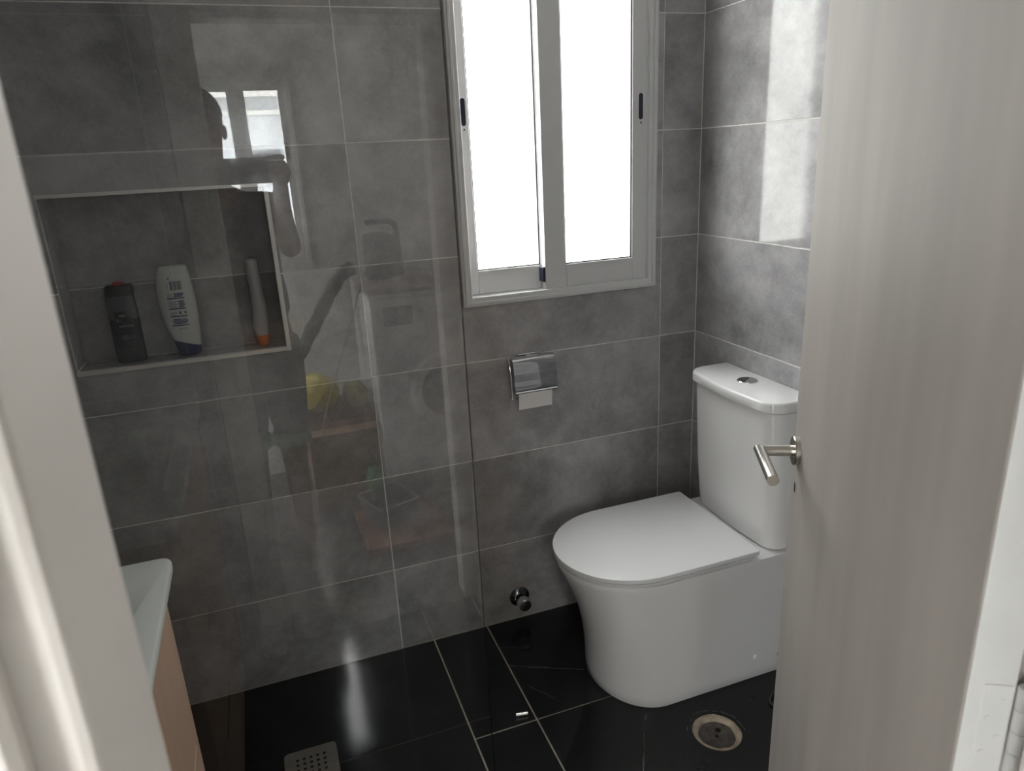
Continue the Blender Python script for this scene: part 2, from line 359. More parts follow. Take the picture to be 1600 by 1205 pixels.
# ------------------------------------------------------------------ hall behind the camera
M['hallwall'] = plain('grey_hall_plaster', (.74, .73, .71), .8, var=.03, scale=5)
M['hallfloor'] = plain('grey_hall_tile', (.10, .097, .094), .05, var=.15, scale=7)
hall = tag(mesh_obj('floor_hall', bx(-2.2, .15, -3.05, -1.575, -.08, -.0015), M['hallfloor']), 'glossy grey tile floor of the hall behind the doorway', 'floor', kind='structure')
bm = bx(-2.2, -2.1, -2.95, -2.84, 0, H); box(bm, -2.2, -2.1, -2.28, -1.65, 0, H); box(bm, -2.2, -2.1, -2.84, -2.28, 2.0, H)
tag(mesh_obj('wall_hall_left', bm, M['hallwall']), 'plain white left wall of the hall', 'wall', kind='structure')
tag(mesh_obj('wall_hall_right', bx(.02, .12, -2.95, -1.65, 0, H), M['hallwall']), 'plain white right wall of the hall', 'wall', kind='structure')
HW = (-1.475, -1.018, .99, 1.83)
bm = bmesh.new(); box(bm, -2.2, HW[0], -3.05, -2.95, 0, H); box(bm, HW[1], .15, -3.05, -2.95, 0, H); box(bm, HW[0], HW[1], -3.05, -2.95, 0, HW[2]); box(bm, HW[0], HW[1], -3.05, -2.95, HW[3], H)
tag(mesh_obj('wall_hall_back', bm, M['hallwall']), 'white hall wall with a small sliding window', 'wall', kind='structure')

# ------------------------------------------------------------------ windows
def ring_mesh(bm, x0, x1, z0, z1, wl, wr, wb, wt, y0, y1, bev=.0015):
    box(bm, x0, x0+wl, y0, y1, z0, z1, bev); box(bm, x1-wr, x1, y0, y1, z0, z1, bev)
    box(bm, x0+wl, x1-wr, y0, y1, z0, z0+wb, bev); box(bm, x0+wl, x1-wr, y0, y1, z1-wt, z1, bev); return bm
def oval_plate(bm, cx, cz, w, h, y0, y1, n=10):
    pts = []; r = w/2
    for k in range(n+1): a = math.pi*k/n; pts.append((cx+r*math.cos(a), cz+h/2-r+r*math.sin(a)))
    for k in range(n+1): a = math.pi+math.pi*k/n; pts.append((cx+r*math.cos(a), cz-h/2+r+r*math.sin(a)))
    return loft(bm, [[(x, y0, z) for x, z in pts], [(x, y1, z) for x, z in pts]])
def sliding_window(name, label, ox, x0, x1, z0, z1, s, midx, latch, y_in):
    """s=+1: room lies at -Y of the window, s=-1: at +Y.  y_in = room side plane"""
    Y = lambda d: (min(y_in+s*d[0], y_in+s*d[1]), max(y_in+s*d[0], y_in+s*d[1]))
    r = root(name, ((x0+x1)/2, y_in, z0), label, 'window', kind='structure')
    a = Y((-.012, -.001)); bm = bmesh.new(); ring_mesh(bm, x0, x1, z0, z1, .026, .026, .026, .026, *a)
    mesh_obj('frame_cover', bm, M['alu'], r)
    a = Y((-.0005, .075)); bm = bmesh.new(); ring_mesh(bm, x0+.0015, x1-.0015, z0+.0015, z1-.0015, .022, .022, .022, .022, *a)
    mesh_obj('frame', bm, M['alu'], r)
    a = Y((-.016, -.0125)); bm = bmesh.new(); ring_mesh(bm, x0+.006, x1-.006, z0+.006, z1-.006, .008, .008, .008, .008, *a, bev=.001)
    mesh_obj('frame_lip', bm, M['alu'], r)
    o = .026
    for (sx0, sx1, dep, lx) in ((x0+o, midx+.035, (.034, .060), 'l'), (midx-.033, x1-o, (.0, .026), 'r')):
        a = Y(dep); bm = bmesh.new()
        wl, wr = (.034, .034) if lx == 'l' else (.064, .048 if s > 0 else .028)
        if lx == 'l': wr = .030+.038
        ring_mesh(bm, sx0, sx1, z0+.0245, z1-.0245, wl, wr, .066, .06, *a)
        sash = mesh_obj('sash', bm, M['alu'], r)
        g = Y(((dep[0]+dep[1])/2-.003, (dep[0]+dep[1])/2+.003))
        mesh_obj('pane', bx(sx0+wl-.004, sx1-wr+.004, g[0], g[1], z0+.0905-.004, z1-.0845+.004), M['pane'], sash)
        g2 = Y((dep[0]+.004, dep[0]+.0085)); bm = bmesh.new()
        ring_mesh(bm, sx0+wl-.002, sx1-wr+.002, z0+.0885, z1-.0825, .005, .005, .005, .005, *g2, bev=0)
        mesh_obj('gasket', bm, M['gasket'], sash)
        if latch:
            cx = sx0+.0195 if lx == 'l' else sx1-.022
            g3 = Y((dep[0]-.0016, dep[0]+.001)); bm = bmesh.new(); oval_plate(bm, cx, z0+.505, .0125, .068, *g3)
            mesh_obj('latch', bm, M['navy'], sash)
            g4 = Y((dep[0]-.0012, dep[0]+.001)); bm = bmesh.new(); oval_plate(bm, cx+.001, z0+.462, .0045, .0046, *g4, n=6)
            mesh_obj('screw', bm, M['black'], sash)
    if latch:
        g = Y((-.001, .030)); mesh_obj('bumper', bx(midx-.040, midx-.0335, g[0], g[1], z0+.046, z0+.088, bev=.001), M['navy'], r)
    return r
sliding_window('window_1', 'white aluminium sliding window with two bright panes above the paper holder', 0, WIN[0], WIN[1], WIN[2], WIN[3], 1, -.469, True, 0.0)
sliding_window('window_2', 'small sliding window in the hall wall behind the photographer', 0, HW[0], HW[1], HW[2], HW[3], -1, -1.247, True, -2.95)

# unseen glazed door added in the left hall wall for more light
bd = root('added_light_door', (-2.15, -2.56, 0), 'unseen glazed white door added in the left hall wall to bring in light', 'door', kind='structure')
for (y0, y1, z0, z1) in ((-2.839, -2.79, .001, 1.999), (-2.33, -2.281, .001, 1.999), (-2.79, -2.33, .001, .08), (-2.79, -2.33, 1.94, 1.999)):
    mesh_obj('frame_bar', bx(-2.17, -2.12, y0, y1, z0, z1, bev=.002), M['alu'], bd)
mesh_obj('pane', bx(-2.148, -2.142, -2.79, -2.33, .08, 1.94), M['pane'], bd)
# ------------------------------------------------------------------ door frame and door
bm = bmesh.new(); box(bm, OX0, -1.353, -1.655, YD+.002, 0, OZ, .002); box(bm, -1.354, -1.333, -1.655, -1.575, 0, OZ, .004, 2)
jl = bmesh.new()
fr = root('trim_1', (-1.03, -1.6, 0), 'white wooden door frame around the doorway, blurred edge at left', 'door frame', kind='structure')
mesh_obj('jamb', bm, M['frame'], fr)
bm = bmesh.new(); box(bm, -.690, OX1, -1.655, YD+.002, 0, OZ, .002); box(bm, -.765, -.689, -1.655, -1.580, 0, OZ, .004, 2); mesh_obj('jamb', bm, M['frame'], fr)
bm = bmesh.new(); box(bm, OX0, OX1, -1.655, YD+.002, OZ-.03, OZ, .002); box(bm, -1.333, -.765, -1.655, -1.575, OZ-.045, OZ-.03, .002); mesh_obj('head_jamb', bm, M['frame'], fr)
for (a, b) in ((-1.415, -1.358), (-.688, -.632)):
    mesh_obj('casing', bx(a, b, YD, YD+.012, 0, OZ+.03, bev=.003), M['frame'], fr)
    mesh_obj('casing', bx(a-.01, b+.01, -1.667, -1.655, 0, OZ+.03, bev=.003), M['frame'], fr)
mesh_obj('casing', bx(-1.415, -.632, YD, YD+.012, OZ-.018, OZ+.04, bev=.003), M['frame'], fr)
for lbl in (0,): jl.free()
DC = (-.736, -1.512); DA = math.atan2(.874, .486); DW = .685
dr = root('door_1', (DC[0], DC[1], 0), 'grey-white painted door standing open at right with steel lever handle', 'door', rz=DA, kind='structure')
bm = bmesh.new(); box(bm, 0.0012, DW, -.040, 0, .008, 1.785, .0022, 2)
mesh_obj('leaf', bm, M['door'], dr, local=True)
mesh_obj('hinge_edge', bx(-.0003, .0012, -.0385, -.0012, .009, 1.784), M['edge'], dr, local=True)
for hz in (1.50, .925, .18):
    hp = mesh_obj('hinge_plate', bx(-.0016, -.0002, -.037, -.013, hz-.045, hz+.045, bev=.0006), M['edge'], dr, local=True)
    for sx, szz in ((-.030, .028), (-.020, .010), (-.030, -.010), (-.020, -.028)):
        bm = bmesh.new(); lathe(bm, [(.0028, 0), (.0026, .0006), (.001, .0004)], frame_M((-.0016, sx, hz+szz), (0, 1, 0), (0, 0, -1), (-1, 0, 0)), 10)
        mesh_obj('screw', bm, M['edge'], hp, local=True)
    for k in range(4):
        bm = bmesh.new(); z0 = hz-.046+k*.0232
        lathe(bm, [(.0058, z0), (.0068, z0+.0012), (.0068, z0+.0214), (.0058, z0+.0226)], frame_M((-.004, -.0455, 0), (1, 0, 0), (0, 1, 0), (0, 0, 1)), 16)
        mesh_obj('hinge_knuckle', bm, M['edge'], dr, smooth=40, local=True)
HX, HZ = DW-.031, .908
Mh = frame_M((HX, 0, HZ), (1, 0, 0), (0, 0, -1), (0, 1, 0))
bm = bmesh.new(); lathe(bm, [(.0262, 0), (.0262, .0075), (.0252, .0088), (.0125, .0090)], Mh, 36)
hd = mesh_obj('door_handle', bm, M['steel'], dr, smooth=35, local=True)
bm = bmesh.new(); tube(bm, [(HX, .006, HZ), (HX, .064, HZ), (HX-.125, .064, HZ)], .0098, 24)
mesh_obj('lever', bm, M['steel'], hd, smooth=35, local=True)
bm = bmesh.new(); lathe(bm, [(.0016, 0), (.0016, .0002)], frame_M((HX-.004, .0045, HZ-.0262), (1, 0, 0), (0, 1, 0), (0, 0, -1)), 8)
mesh_obj('grub_screw', bm, M['hole'], hd, local=True)
bm = bmesh.new(); oval_plate(bm, HX, HZ-.070, .009, .021, 0.0001, .0007)
kp = mesh_obj('keyhole', bm, M['steel'], dr, local=True)
bm = bmesh.new(); oval_plate(bm, HX, HZ-.0705, .006, .014, 0.0007, .0011); mesh_obj('slot', bm, M['hole'], kp, local=True)

# ------------------------------------------------------------------ shower glass
YG = -.695; GX = -.944
bm = bmesh.new(); vs = {}
box(bm, XL+.014, GX, YG-.005, YG+.005, .006, 2.02)
bmesh.ops.recalc_face_normals(bm, faces=bm.faces[:])
for f in bm.faces:
    n = f.normal; f.material_index = 0 if n.y < -.5 else (1 if n.y > .5 else 2)
sg = root('shower_screen', (GX, YG, 0), 'clear glass shower screen panel standing in front of the tiled niche wall', 'shower screen')
mesh_obj('glass_panel', bm, [M['glass'], M['glass_clear'], M['glass_edge']], sg)
mesh_obj('wall_profile', bx(XL+.0005, XL+.0135, YG-.012, YG+.012, .004, 2.02, bev=.001), M['trim'], sg)
mesh_obj('bottom_seal', bx(XL+.016, GX-.002, YG-.0038, YG+.0038, .0003, .0055), M['glass_edge'], sg)

# ------------------------------------------------------------------ toilet
YC = -.350
def D_loop(z, xb, xs, a, b, yc=YC, n=28, rb=.0, pw=2.0):
    """D-shaped outline: straight back at xb, straight sides to xs, half superellipse (a long, b half-width) in front (-X)"""
    pts = []
    if rb > 0:
        for k in range(5): t = math.pi/2*k/4; pts.append((xb-rb+rb*math.cos(math.pi/2-t+0)*0+rb*math.sin(t)*0, 0, 0)) if False else None
    pts = [(xb, yc+b-rb), ] if rb > 0 else [(xb, yc+b)]
    if rb > 0:
        for k in range(1, 6): t = math.pi/2*k/5; pts.append((xb-rb+rb*math.cos(t), yc+b-rb+rb*math.sin(t)))
    for k in range(n+1):
        t = math.pi/2+math.pi*k/n; c, s = math.cos(t), math.sin(t)
        pts.append((xs+a*math.copysign(abs(c)**(2/pw), c), yc+b*math.copysign(abs(s)**(2/pw), s)))
    if rb > 0:
        for k in range(5, 0, -1): t = math.pi/2*k/5; pts.append((xb-rb+rb*math.cos(t), yc-b+rb-rb*math.sin(t)))
        pts.append((xb, yc-b+rb))
    else: pts.append((xb, yc-b))
    return [(x, y, z) for x, y in pts]
toi = root('toilet', (-.32, YC, 0), 'white ceramic close-coupled toilet with closed lid against the right wall', 'toilet')
prof = [(.0005, -.540, .172), (.004, -.543, .1745), (.03, -.5435, .175), (.08, -.545, .1755), (.13, -.550, .176), (.18, -.558, .177), (.23, -.570, .1785), (.28, -.586, .180), (.32, -.602, .182), (.35, -.616, .184), (.372, -.626, .1850), (.384, -.630, .1862), (.3890, -.6285, .1855), (.3908, -.625, .182)]
bm = bmesh.new(); loft(bm, [D_loop(z, -.0015, -.40, xt_*-1-.40, b, rb=.006) for z, xt_, b in [(p[0], p[1], p[2]) for p in prof]])
mesh_obj('bowl', bm, M['ceramic'], toi, smooth=40)
bm = bmesh.new(); loft(bm, [D_loop(z, xb, -.43, a, b, rb=.006) for z, xb, a, b in ((.3945, -.165, .198, .182), (.3955, -.164, .203, .187), (.4035, -.163, .2055, .1895), (.4045, -.164, .2045, .1885), (.4046, -.17, .198, .182))])
mesh_obj('seat_ring', bm, M['seatplast'], toi, smooth=40)
bm = bmesh.new(); loft(bm, [D_loop(z, xb, -.43, a, b, rb=.006) for z, xb, a, b in ((.4072, -.150, .200, .184), (.4074, -.147, .2055, .1895), (.4082, -.1465, .2065, .1905), (.4188, -.146, .207, .191), (.4199, -.1465, .206, .190), (.4203, -.148, .204, .188))])
mesh_obj('seat_lid', bm, M['seatplast'], toi, smooth=40)
for yy in (YC+.105, YC-.105):
    bm = bmesh.new(); tube(bm, [(-.150, yy-.022, .401), (-.150, yy+.022, .401)], .0095, 18); mesh_obj('hinge', bm, M['chrome'], toi, smooth=40)
def rr_loop(z, x0, x1, y0, y1, rf, bow=0.0, n=8, rb=.004):
    """outline with big rounded corners on the -X side and a slight bow of the front"""
    pts = []
    def arc(cx, cy, r, a0):
        for k in range(n+1): t = a0+math.pi/2*k/n; pts.append((cx+r*math.cos(t), cy+r*math.sin(t)))
    arc(x1-rb, y1-rb, rb, 0); arc(x0+rf, y1-rf, rf, math.pi/2)
    for k in range(1, 8):
        t = k/8; y = (y1-rf)+(y0+rf-(y1-rf))*t; pts.append((x0-bow*math.sin(math.pi*t), y))
    arc(x0+rf, y0+rf, rf, math.pi); arc(x1-rb, y0+rb, rb, 3*math.pi/2)
    return [(x, y, z) for x, y in pts]
T0, T1 = YC-.178, YC+.178
bm = bmesh.new(); loft(bm, [rr_loop(z, x0, -.003, T0+e, T1-e, .045, .006) for z, x0, e in ((.3925, -.098, .008), (.396, -.103, .004), (.45, -.109, .003), (.55, -.117, .0015), (.68, -.124, .0005), (.783, -.128, 0))])
tank = mesh_obj('cistern', bm, M['ceramic'], toi, smooth=40)
bm = bmesh.new(); loft(bm, [rr_loop(z, x0, -.0025, T0+e, T1-e, rf, .008) for z, x0, e, rf in ((.7832, -.118, .010, .040), (.7868, -.119, .009, .041), (.7870, -.138, -.006, .052), (.790, -.1405, -.0085, .054), (.8085, -.1405, -.0085, .054), (.8122, -.1396, -.0076, .0535), (.8145, -.1375, -.0055, .052), (.8155, -.134, -.002, .049))])
mesh_obj('cistern_lid', bm, M['ceramic'], toi, smooth=40)
fb = mesh_obj('flush_button', lathe(bmesh.new(), [(.0275, .8152), (.0275, .8172), (.0262, .8186), (.0232, .8188), (.0225, .8178)], frame_M((-.062, -.343, 0), (1, 0, 0), (0, 1, 0), (0, 0, 1)), 36), M['chrome'], toi, smooth=35)
for sgn in (0, 1):
    bm = bmesh.new(); pts = [(.0215*math.cos(math.pi*k/16+sgn*math.pi), .0215*math.sin(math.pi*k/16+sgn*math.pi)+(.0008 if sgn == 0 else -.0008)) for k in range(17)]
    rot = math.radians(35); P2 = [(-.062+x*math.cos(rot)-y*math.sin(rot), -.343+x*math.sin(rot)+y*math.cos(rot)) for x, y in pts]
    loft(bm, [[(x, y, .8178) for x, y in P2], [(x, y, .8198) for x, y in P2]])
    mesh_obj('button_half', bm, M['chrome'] if sgn else M['blackchrome'], fb)
bm = bmesh.new(); lathe(bm, [(.0075, 0), (.0075, .002), (.006, .0042), (.002, .005)], frame_M((-.127, YC-.1752, .072), (1, 0, 0), (0, 0, 1), (0, -1, 0)), 18)
mesh_obj('bolt_cap', bm, M['seatplast'], toi, smooth=40)

# supply hose behind the toilet
M['teal'] = plain('teal_plastic', (.02, .10, .11), .35); M['braid'] = plain('braided_hose', (.10, .10, .10), .4, .6)
hs = root('supply_hose', (-.03, -.57, 0), 'thin braided water hose with teal valve beside the toilet foot', 'hose')
bm = bmesh.new(); tube(bm, [(-.002, -.566, .085), (-.040, -.566, .085)], .011, 16); tube(bm, [(-.040, -.566, .083), (-.074, -.566, .083)], .0165, 16); mesh_obj('valve', bm, M['teal'], hs, smooth=40)
bm = bmesh.new(); tube(bm, smooth_path([(-.060, -.566, .070), (-.066, -.572, .035), (-.085, -.585, .010), (-.125, -.60, .0045), (-.150, -.625, .0045), (-.135, -.660, .0045), (-.09, -.668, .0045), (-.04, -.645, .0045)], 6), .0035, 8); mesh_obj('pipe', bm, M['braid'], hs, smooth=60)

# ------------------------------------------------------------------ floor waste (open, no cover)
fw = root('floor_waste', (DRX, DRY, -.02), 'open round floor drain ringed with beige cement between toilet and door', 'drain')
Mz = frame_M((DRX, DRY, 0), (1, 0, 0), (0, 1, 0), (0, 0, 1))
bm = bmesh.new(); n = 40; loops = []
for r, h in ((.0618, -.003), (.0610, -.0012), (.056, -.002), (.050, -.0045), (.047, -.009), (.046, -.013)):
    loops.append([(DRX+(r+random.uniform(-.0012, .0012)*(h < -.001))*math.cos(2*math.pi*k/n), DRY+(r+random.uniform(-.0012, .0012)*(h < -.001))*math.sin(2*math.pi*k/n), h+random.uniform(-.0008, .0008)) for k in range(n)])
loft(bm, loops, False, False); mesh_obj('cement_ring', bm, M['cement'], fw, smooth=50)
bm = bmesh.new(); lathe(bm, [(.048, -.016), (.047, -.0125), (.040, -.0130), (.039, -.0165), (.020, -.0170), (.0, -.0172)][:5], Mz, 36, False, True); pan = mesh_obj('drain_pan', bm, M['pipe'], fw, smooth=40)
for (dx, dy, r) in ((-.020, .012, .009), (.016, .017, .0075), (.020, -.014, .009), (-.014, -.020, .008), (.001, .001, .005)):
    bm = bmesh.new(); lathe(bm, [(r, -.0166), (r*.96, -.0160), (r*.2, -.0159)], frame_M((DRX+dx, DRY+dy, 0), (1, 0, 0), (0, 1, 0), (0, 0, 1)), 14); mesh_obj('hole', bm, M['hole'] if r < .0078 else M['pipe'], pan)
for k, a in enumerate((60, 80, 100, 125, 20, 0, -15, 150, 38)):
    a = math.radians(a); d = .069+.006*((k*37) % 5)/5; cx, cy = DRX+d*math.cos(a), DRY+d*math.sin(a); L_ = .006+.003*(k % 3)
    tdx, tdy = -math.sin(a), math.cos(a); w = .0012
    bm = bmesh.new(); q = [(cx-tdx*L_-math.cos(a)*w, cy-tdy*L_-math.sin(a)*w), (cx+tdx*L_-math.cos(a)*w*.6, cy+tdy*L_), (cx+tdx*L_*.8+math.cos(a)*w, cy+tdy*L_*.8+math.sin(a)*w), (cx-tdx*L_*.7+math.cos(a)*w, cy-tdy*L_*.7+math.sin(a)*w)]
    loft(bm, [[(x, y, .0002) for x, y in q], [(x, y, .0012) for x, y in q]]); mesh_obj('cement_chip', bm, M['chip'], fw)

# ------------------------------------------------------------------ shower drain cover
SX0, SX1, SY0, SY1 = -1.386, -1.256, -.425, -.295
sd = root('shower_drain', ((SX0+SX1)/2, (SY0+SY1)/2, 0), 'square perforated metal shower drain cover with rounded corners', 'drain')
def rrect(x0, x1, y0, y1, r, n=6):
    p = []
    for cx, cy, a0 in ((x1-r, y1-r, 0), (x0+r, y1-r, 90), (x0+r, y0+r, 180), (x1-r, y0+r, 270)):
        for k in range(n+1): a = math.radians(a0+90*k/n); p.append((cx+r*math.cos(a), cy+r*math.sin(a)))
    return p
bm = bmesh.new(); loft(bm, [[(x, y, z) for x, y in rrect(SX0+e, SX1-e, SY0+e, SY1-e, .012)] for z, e in ((.0004, 0), (.0026, 0), (.0032, .0008))]); pl = mesh_obj('cover_plate', bm, M['drainplate'], sd)
for i in range(5):
    for j in range(5):
        cx, cy = SX0+.065+(i-2)*.0165, SY0+.065+(j-2)*.0165
        mesh_obj('hole', bx(cx-.0034, cx+.0034, cy-.0034, cy+.0034, .0030, .00345), M['hole'], pl)

# metal clip on the floor
bm = bmesh.new(); a0 = (-.793, -.407); tube(bm, [(-.793, -.400, .0055), (-.762, -.406, .0055)], .0052, 12)
ck = root('metal_ferrule', (-.78, -.4, 0), 'tiny silver metal tube lying on the black floor near the glass', 'metal piece'); mesh_obj('tube_body', bm, M['chrome'], ck, smooth=40)
bm = bmesh.new(); tube(bm, [(-.780, -.4026, .0055), (-.776, -.4033, .0055)], .0058, 12); mesh_obj('band', bm, M['steel'], ck, smooth=40)

# ------------------------------------------------------------------ stop valve low on the back wall
sv = root('stop_valve', (-.630, 0, .078), 'dark chrome round stop valve low on the tiled back wall', 'valve')
Mv = frame_M((-.630, 0, .078), (1, 0, 0), (0, 0, 1), (0, -1, 0))
bm = bmesh.new(); lathe(bm, [(.0335, .0003), (.0335, .003), (.031, .006), (.022, .0125), (.016, .0145)], Mv, 36); mesh_obj('rosette', bm, M['blackchrome'], sv, smooth=40)
bm = bmesh.new(); lathe(bm, [(.010, .0145), (.010, .026)], Mv, 24); mesh_obj('stem', bm, M['blackchrome'], sv, smooth=40)
bm = bmesh.new(); lathe(bm, [(.012, .024), (.0195, .027), (.0215, .032), (.0215, .052), (.019, .0565), (.012, .0575)], Mv, 36); mesh_obj('knob', bm, M['chrome'], sv, smooth=35)

# ------------------------------------------------------------------ paper holder and roll
ph = root('paper_holder', (-.556, 0, .87), 'polished chrome toilet paper holder with curved cover on the back wall', 'paper holder')
px0, px1 = -.6275, -.4985
mesh_obj('back_plate', bx(-.600, -.530, -.006, -.0003, .842, .882, bev=.0015), M['chrome'], ph)
bm = bmesh.new(); box(bm, -.576, -.546, -.022, -.005, .868, .8815, .002); tube(bm, [(-.578, -.022, .8790), (-.543, -.022, .8790)], .0042, 12); mesh_obj('hinge', bm, M['chrome'], ph, smooth=40)
# curved cover: section in (y,z)
sec = [(-.016, .880), (-.026, .8795), (-.036, .8755), (-.042, .866), (-.0455, .850), (-.0490, .830), (-.0520, .812), (-.0545, .800), (-.0555, .790), (-.0540, .781), (-.0490, .775)]
sec = [(v.x, v.y) for v in smooth_path([(y, z, 0) for y, z in sec], 3)]
bm = bmesh.new(); th = .0014
def cov(x, off): return [(x, y-off*.0, z-off) for y, z in sec]
ins = .006
l0 = [(px0, y, z) for y, z in sec]; l1 = [(px1, y, z) for y, z in sec]
m0 = [(px0, y+th, z-th*.6) for y, z in sec]; m1 = [(px1, y+th, z-th*.6) for y, z in sec]
loft(bm, [l0, l1, m1, m0, l0], False, False, closed=False); bmesh.ops.remove_doubles(bm, verts=bm.verts[:], dist=1e-6)
mesh_obj('cover', bm, M['chrome'], ph, smooth=50)
bm = bmesh.new(); tube(bm, smooth_path([(px0-.002, -.004, .874), (px0-.002, -.012, .870), (px0-.002, -.026, .82), (px0-.002, -.030, .772), (px0-.001, -.032, .762), (px0+.006, -.032, .758), (px0+.125, -.032, .758)], 5), .0028, 10); mesh_obj('wire_arm', bm, M['chrome'], ph, smooth=50)
tr = root('toilet_roll', (-.563, -.04, .79), 'nearly empty toilet paper roll with a white sheet hanging below chrome cover', 'toilet paper')
bm = bmesh.new(); lathe(bm, [(.0155, 0), (.0225, 0), (.0225, .100), (.0155, .100)], frame_M((-.617, -.0285, .8000), (0, 1, 0), (0, 0, 1), (1, 0, 0)), 28, False, False); mesh_obj('roll', bm, M['paper'], tr, smooth=40)
bm = bmesh.new(); sh = smooth_path([(-.0500, .785, 0), (-.0510, .770, 0), (-.0495, .752, 0), (-.0480, .7290, 0)], 4); A = [(-.6175, v.x, v.y) for v in sh]; B = [(-.5145, v.x, v.y+(.0 if i < len(sh)-3 else .0004*(i-len(sh)+3))) for i, v in enumerate(sh)]
loft(bm, [A, B, [(x, y+.0006, z) for x, y, z in B], [(x, y+.0006, z) for x, y, z in A], A], False, False, closed=False); bmesh.ops.remove_doubles(bm, verts=bm.verts[:], dist=1e-7); mesh_obj('hanging_sheet', bm, M['paper'], tr, smooth=40)

# ------------------------------------------------------------------ vanity
va = root('vanity_cabinet', (-1.66, -1.1, 0), 'oak-fronted vanity cabinet with white basin top at lower left', 'vanity')
mesh_obj('carcass', bx(XL+.002, -1.492, -1.46, -.768, .02, .832, bev=.001), M['wood'], va)
mesh_obj('plinth', bx(XL+.01, -1.53, -1.45, -.778, 0.0005, .0195), M['wood'], va)
mesh_obj('side_panel', bx(-1.4915, -1.4765, -.785, -.768, .02, .832, bev=.0008), M['wood'], va)
for z0, z1 in ((.03, .275), (.28, .525), (.53, .826)):
    df = mesh_obj('drawer_front', bx(-1.4915, -1.4755, -1.457, -.788, z0, z1, bev=.0015), M['wood'], va)
    mesh_obj('pull_groove', bx(-1.4757, -1.4735, -1.30, -.92, z1-.018, z1-.008, bev=.0006), M['steel'], df)
bm = bmesh.new(); TZ = .851
def top_out(e, z): return [(x, y, z) for x, y in rrect(XL+.002+e, -1.459-e, -1.465+e, -.741-e, .018, 8)]
bow = lambda e, z: [(x, y, z) for x, y in rrect(-1.80+e, -1.50-e, -1.33+e, -.87-e, .05, 8)]
loft(bm, [top_out(.002, .833), top_out(0, .8345), top_out(0, TZ-.004), top_out(.0012, TZ-.0012), top_out(.004, TZ), bow(0, TZ), bow(.006, TZ-.006), bow(.02, TZ-.014), bow(.06, TZ-.016)], True, True)
mesh_obj('basin_top', bm, M['basin'], va, smooth=40)

# ------------------------------------------------------------------ bottles in the niche
def interp(tab, z):
    for (z0, *a), (z1, *b) in zip(tab[:-1], tab[1:]):
        if z0 <= z <= z1:
            t = (z-z0)/(z1-z0) if z1 > z0 else 0; return [p+(q-p)*t for p, q in zip(a, b)]
    return list(tab[0][1:] if z < tab[0][0] else tab[-1][1:])
def sup_loop(z, x0, x1, d, yc, pw=2.5, n=32, tilt=0.0):
    cx, w = (x0+x1)/2, (x1-x0)/2; lp = []
    for k in range(n):
        t = 2*math.pi*k/n; c, s = math.cos(t), math.sin(t)
        u = math.copysign(abs(c)**(2/pw), c); lp.append((cx+w*u, yc+d*math.copysign(abs(s)**(2/pw), s), z+tilt*u))
    return lp
def front_patch(bm, tab, yc, pw, x0, x1, z0, z1, off=.0004, nx=6, nz=3, poly=None):
    """little printed patch lying on the curved front of a bottle"""
    def P(x, z):
        a, b, d = interp(tab, z); cx, w = (a+b)/2, (b-a)/2; u = min(.98, abs((x-cx)/w))
        return (x, yc-d*(1-u**pw)**(1/pw)-off, z)
    g = [[bm.verts.new(P(x0+(x1-x0)*i/nx+(0 if poly is None else poly(j/nz)), z0+(z1-z0)*j/nz)) for i in range(nx+1)] for j in range(nz+1)]
    for j in range(nz):
        for i in range(nx): bm.faces.new((g[j][i], g[j][i+1], g[j+1][i+1], g[j+1][i]))
M['white_bottle'] = plain('white_bottle_plastic', (.52, .525, .50), .28); M['blue_cap'] = plain('deep_blue_cap', (.016, .026, .085), .3)
M['print'] = plain('blue_print', (.055, .075, .15), .5); M['print_soft'] = plain('pale_blue_print', (.16, .19, .27), .5); M['print_dark'] = plain('navy_print', (.012, .018, .05), .5)
yb = .052
# shampoo
tab = [(1.022, -1.4870, -1.4262, .017), (1.0432, -1.4932, -1.4240, .019), (1.0765, -1.5005, -1.4216, .0205), (1.1088, -1.5042, -1.4205, .021), (1.1488, -1.5045, -1.4212, .0205), (1.1837, -1.5016, -1.4237, .019), (1.205, -1.4950, -1.4270, .017), (1.2115, -1.4927, -1.4284, .0155)]
shm = root('shampoo_bottle', (-1.46, yb, ZN), 'white shampoo bottle standing on its dark blue cap in the niche', 'bottle')
bm = bmesh.new(); lps = []
zz = [1.022+(1.2115-1.022)*k/22 for k in range(23)]
for k, z in enumerate(zz):
    a, b, d = interp(tab, z); tl = -.010*(1-min(1, k/5)); lps.append(sup_loop(z+(.004 if k == 0 else 0)*0, a, b, d, yb, tilt=tl))
a, b, d = interp(tab, 1.2115); lps.append(sup_loop(1.2135, a+.003, b-.003, d-.003, yb)); loft(bm, lps); mesh_obj('bottle_body', bm, M['white_bottle'], shm, smooth=45)
bm = bmesh.new(); loft(bm, [sup_loop(z, a, b, d, yb, tilt=tl) for z, a, b, d, tl in ((ZN+.0012, -1.4800, -1.4330, .013, 0), (ZN+.003, -1.4818, -1.4288, .0155, 0), (1.004, -1.4832, -1.4270, .0162, -.003), (1.0215, -1.4873, -1.4260, .0174, -.010))]); mesh_obj('cap', bm, M['blue_cap'], shm, smooth=45)
lab = []
bm = bmesh.new()
for k in range(9): front_patch(bm, tab, yb, 2.5, -1.4705+.0030*k, -1.4705+.0030*k+(.0012 if k % 3 else .0022), 1.156, 1.1775, nx=1, nz=3)
mesh_obj('barcode', bm, M['print_dark'], shm)['kind'] = 'stuff'
bm = bmesh.new()
for z in (1.136, 1.1105, 1.0915, 1.069): front_patch(bm, tab, yb, 2.5, -1.4825, -1.4435, z-.0013, z+.0013, nz=1)
